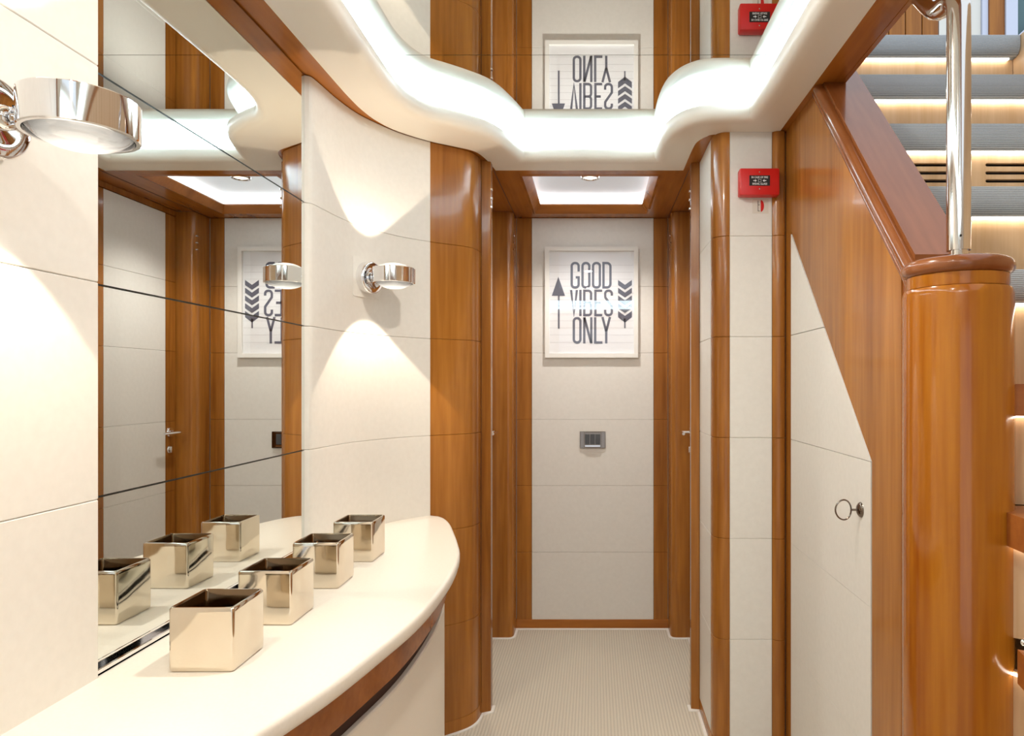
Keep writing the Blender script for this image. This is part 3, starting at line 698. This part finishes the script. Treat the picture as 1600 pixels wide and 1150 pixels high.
# ------------------------------------------------------------------ staircase
stc = thing('staircase', 'staircase with grey carpeted lit steps climbing behind the newel post', 'staircase', (1.1,1.4,0))
s_, r_n, Y0 = .24, .2295, 1.193
SX0, SX1 = .764, 1.46
def nose(x0, x1, yf, yb_, zt, th, m, name='tread'):
    pr = [(yb_,zt),(yf+.006,zt),(yf+.002,zt-.002),(yf,zt-.007),(yf,zt-th*.55),(yf+.004,zt-th*.75),(yf+.012,zt-th*.92),(yf+.024,zt-th),(yb_,zt-th)]
    v = [(x0,y,z) for y,z in pr]+[(x1,y,z) for y,z in pr]; n = len(pr)
    f = [(i,(i+1)%n,n+(i+1)%n,n+i) for i in range(n)]+[list(range(n)),[n+i for i in range(n)][::-1]]
    return mesh_obj(name, v, f, m, stc, 40)
for n in range(1,6):
    y = Y0+r_n*n; z = Z(s_*n)
    nose(SX0, SX1, y, (y+r_n+.05) if n < 5 else 3.5, z, .068, M_carpet)
    ry = y+.045
    zt_, zl_ = z-.0685, z-s_
    if n == 3:
        holes = []
        for hx0, hx1 in ((.80,1.055),(1.103,1.36)):
            for k_ in range(3):
                zc = Z((600-(257.5+12.6*k_))*ry/1066.7); hh = .0048
                pts = [(hx1-hh+hh*math.cos(a), zc+hh*math.sin(a)) for a in [-PI/2+PI*i/6 for i in range(7)]]+[(hx0+hh+hh*math.cos(a), zc+hh*math.sin(a)) for a in [PI/2+PI*i/6 for i in range(7)]]
                holes.append(pts)
        MB().prism([(SX0,zl_),(SX1,zl_),(SX1,zt_),(SX0,zt_)], holes, ry, ry+.012, f3).build('vented_riser', M_riser, stc)
        MB().box(SX0,SX1,ry+.035,ry+.037,zl_,zt_).build('vent_cavity', M_black, stc)
    else:
        MB().box(SX0,SX1,ry,ry+.012,zl_,zt_).build('riser', M_riser, stc)
    MB().box(SX0+.02,SX1-.02,ry-.014,ry-.003,zt_-.004,zt_+.0).build('step_light', M_leds, stc)
# winders turning round the newel: (inner point, outer point) of each front edge
wed = {0:((.775,1.33),(1.46,1.17)), -1:((.765,1.205),(1.46,.80)), -2:((.745,1.145),(1.30,.42)), -3:((.70,1.10),(.80,.36))}
for n in (0,-1,-2,-3):
    (a, b_), z = wed[n], Z(s_*n)
    (c, d) = wed[n+1] if n < 0 else ((SX0,Y0+r_n+.05),(SX1,Y0+r_n+.05))
    poly_ = [a, b_] + ([(1.46,.42)] if n == -2 else [(1.46,.36)] if n == -3 and False else []) + [(d[0],d[1]+.03),(c[0],c[1]+.03)]
    MB().prism(poly_, [], z-.062, z, None).build('winder_tread', M_treadwood, stc)
    A, B_ = Vector(a), Vector(b_); t_ = (B_-A).normalized(); nn = Vector((-t_.y,t_.x))*.045
    zl_ = z-s_ if n > -3 else 0
    if n < 0: A = Vector((.79,1.292))-nn
    MB().prism([tuple(A+nn),tuple(B_+nn),tuple(B_+nn*1.3),tuple(A+nn*1.3)], [], max(zl_,0), z-.0625, None).build('riser', M_riser, stc)
    MB().prism([tuple(A+nn*.75),tuple(B_+nn*.75),tuple(B_+nn*.85),tuple(A+nn*.85)], [], z-.0665, z-.0625, None).build('step_light', M_leds, stc)
MB().lathe([(0,.006),(.004,.005),(.007,0)], (.79,1.255,Z(-.475)), (0,-1,0), 16).build('stud', M_chrome, stc, 60)
# stringer with wide sloping cap and two round mouldings
sgn = thing('stair_stringer', 'wide sloping cherry wood stair stringer with twin round mouldings', 'stringer', (.70,1.7,1.5))
MB().prism([(1.385,capz(1.385,.078)),(1.385,capz(1.385,-.15)),(2.5,capz(2.5,-.15)),(2.5,capz(2.5,.078))], [], .650, .762, lambda a,b,c:(c,a,b)).build('cap_board', M_cap, sgn)
for off, r in ((.006,.0095),(.040,.0165)):
    y_a, y_b = 1.385, 2.03
    y_b = 1.213+(2.11-E-off)/1.077-.002
    MB().tube([(.6455,y_a,capz(y_a,off)),(.6455,y_b,capz(y_b,off))], r, 20).build('moulding', M_cap, sgn, 50)

# ------------------------------------------------------------------ stair outer wall and upper landing
wo = struct('wall_front', 'light wood wall along the outer side of the stair', 'wall')
MB().box(1.462,1.50,-1.6,2.42,0,2.46).build('panel', M_riser, wo)
MB().box(.712,1.462,2.50,2.53,0,2.38).build('panel', M_wood, wo)
up = struct('wall_upper', 'upper landing wall with grooved wood, cream panel and a window frame', 'wall')
UY = 3.40
for i in range(5):
    a = 1.30+i*.083; MB().rbox(a+.002,a+.081,UY,UY+.02,2.3,3.5,.004).build('board', M_wood, up)
MB().box(1.717,1.925,UY+.002,UY+.02,2.3,3.5).build('panel', M_upper, up)
MB().box(1.927,1.955,UY-.01,UY+.02,2.3,3.5).build('trim', M_winframe, up)
MB().box(1.957,2.03,UY-.02,UY+.02,2.3,3.5).build('post', M_wood, up)
MB().box(.6,2.6,UY+.022,UY+.03,2.3,3.5).build('backing', M_upper, up)
wi = struct('window_1', 'pale blue window frame with dark glass at the top of the stair', 'window')
MB().box(2.032,2.09,UY-.03,UY+.01,2.3,3.5).prism([(2.09,2.3),(2.5,2.3),(2.5,3.35),(2.09,2.98)], [], UY-.03, UY+.01, f3).build('window_frame', M_winframe, wi)
MB().box(2.09,2.6,UY+.012,UY+.016,2.3,3.5).build('pane', M_winglass, wi)

# ------------------------------------------------------------------ behind the camera
wn = struct('wall_near', 'wall behind the camera with a wide opening', 'wall')
MB().box(-.95,-.45,-1.7,-1.6,0,2.2).box(.75,1.5,-1.7,-1.6,0,2.46).box(-.45,.75,-1.7,-1.6,1.95,2.2).build('panel', M_cream, wn)
# added unseen fill lamps, shaped as downlights in the mirror ceiling near the camera
for i, (x, y) in enumerate(((-.05,1.30),(-.05,.30),(-.05,-.70))):
    d = thing('downlight_or_fill', ('added fill lamp with a chrome bezel in the mirrored ceiling, ' + ['nearest the passage','above the camera','behind the camera'][i]), 'ceiling light', (x,y,Z(.945)), 'added fill lamps in the mirrored ceiling')
    MB().lathe([(.034,-.001),(.034,-.006),(.045,-.006),(.047,-.0005),(.034,-.0005),(.034,-.001)], (x,y,Z(.945)), 'Z', 36).build('bezel', M_chrome, d, 50)
    ld = bpy.data.lights.new('downlight_or_fill_beam', 'AREA'); ld.shape = 'DISK'; ld.size = .066; ld.energy = (9,3.5,4)[i]; ld.color = (1,.92,.82)
    lo = bpy.data.objects.new('downlight_or_fill_beam', ld); C.objects.link(lo); lo.parent = d; lo.location = (0,0,-.007)
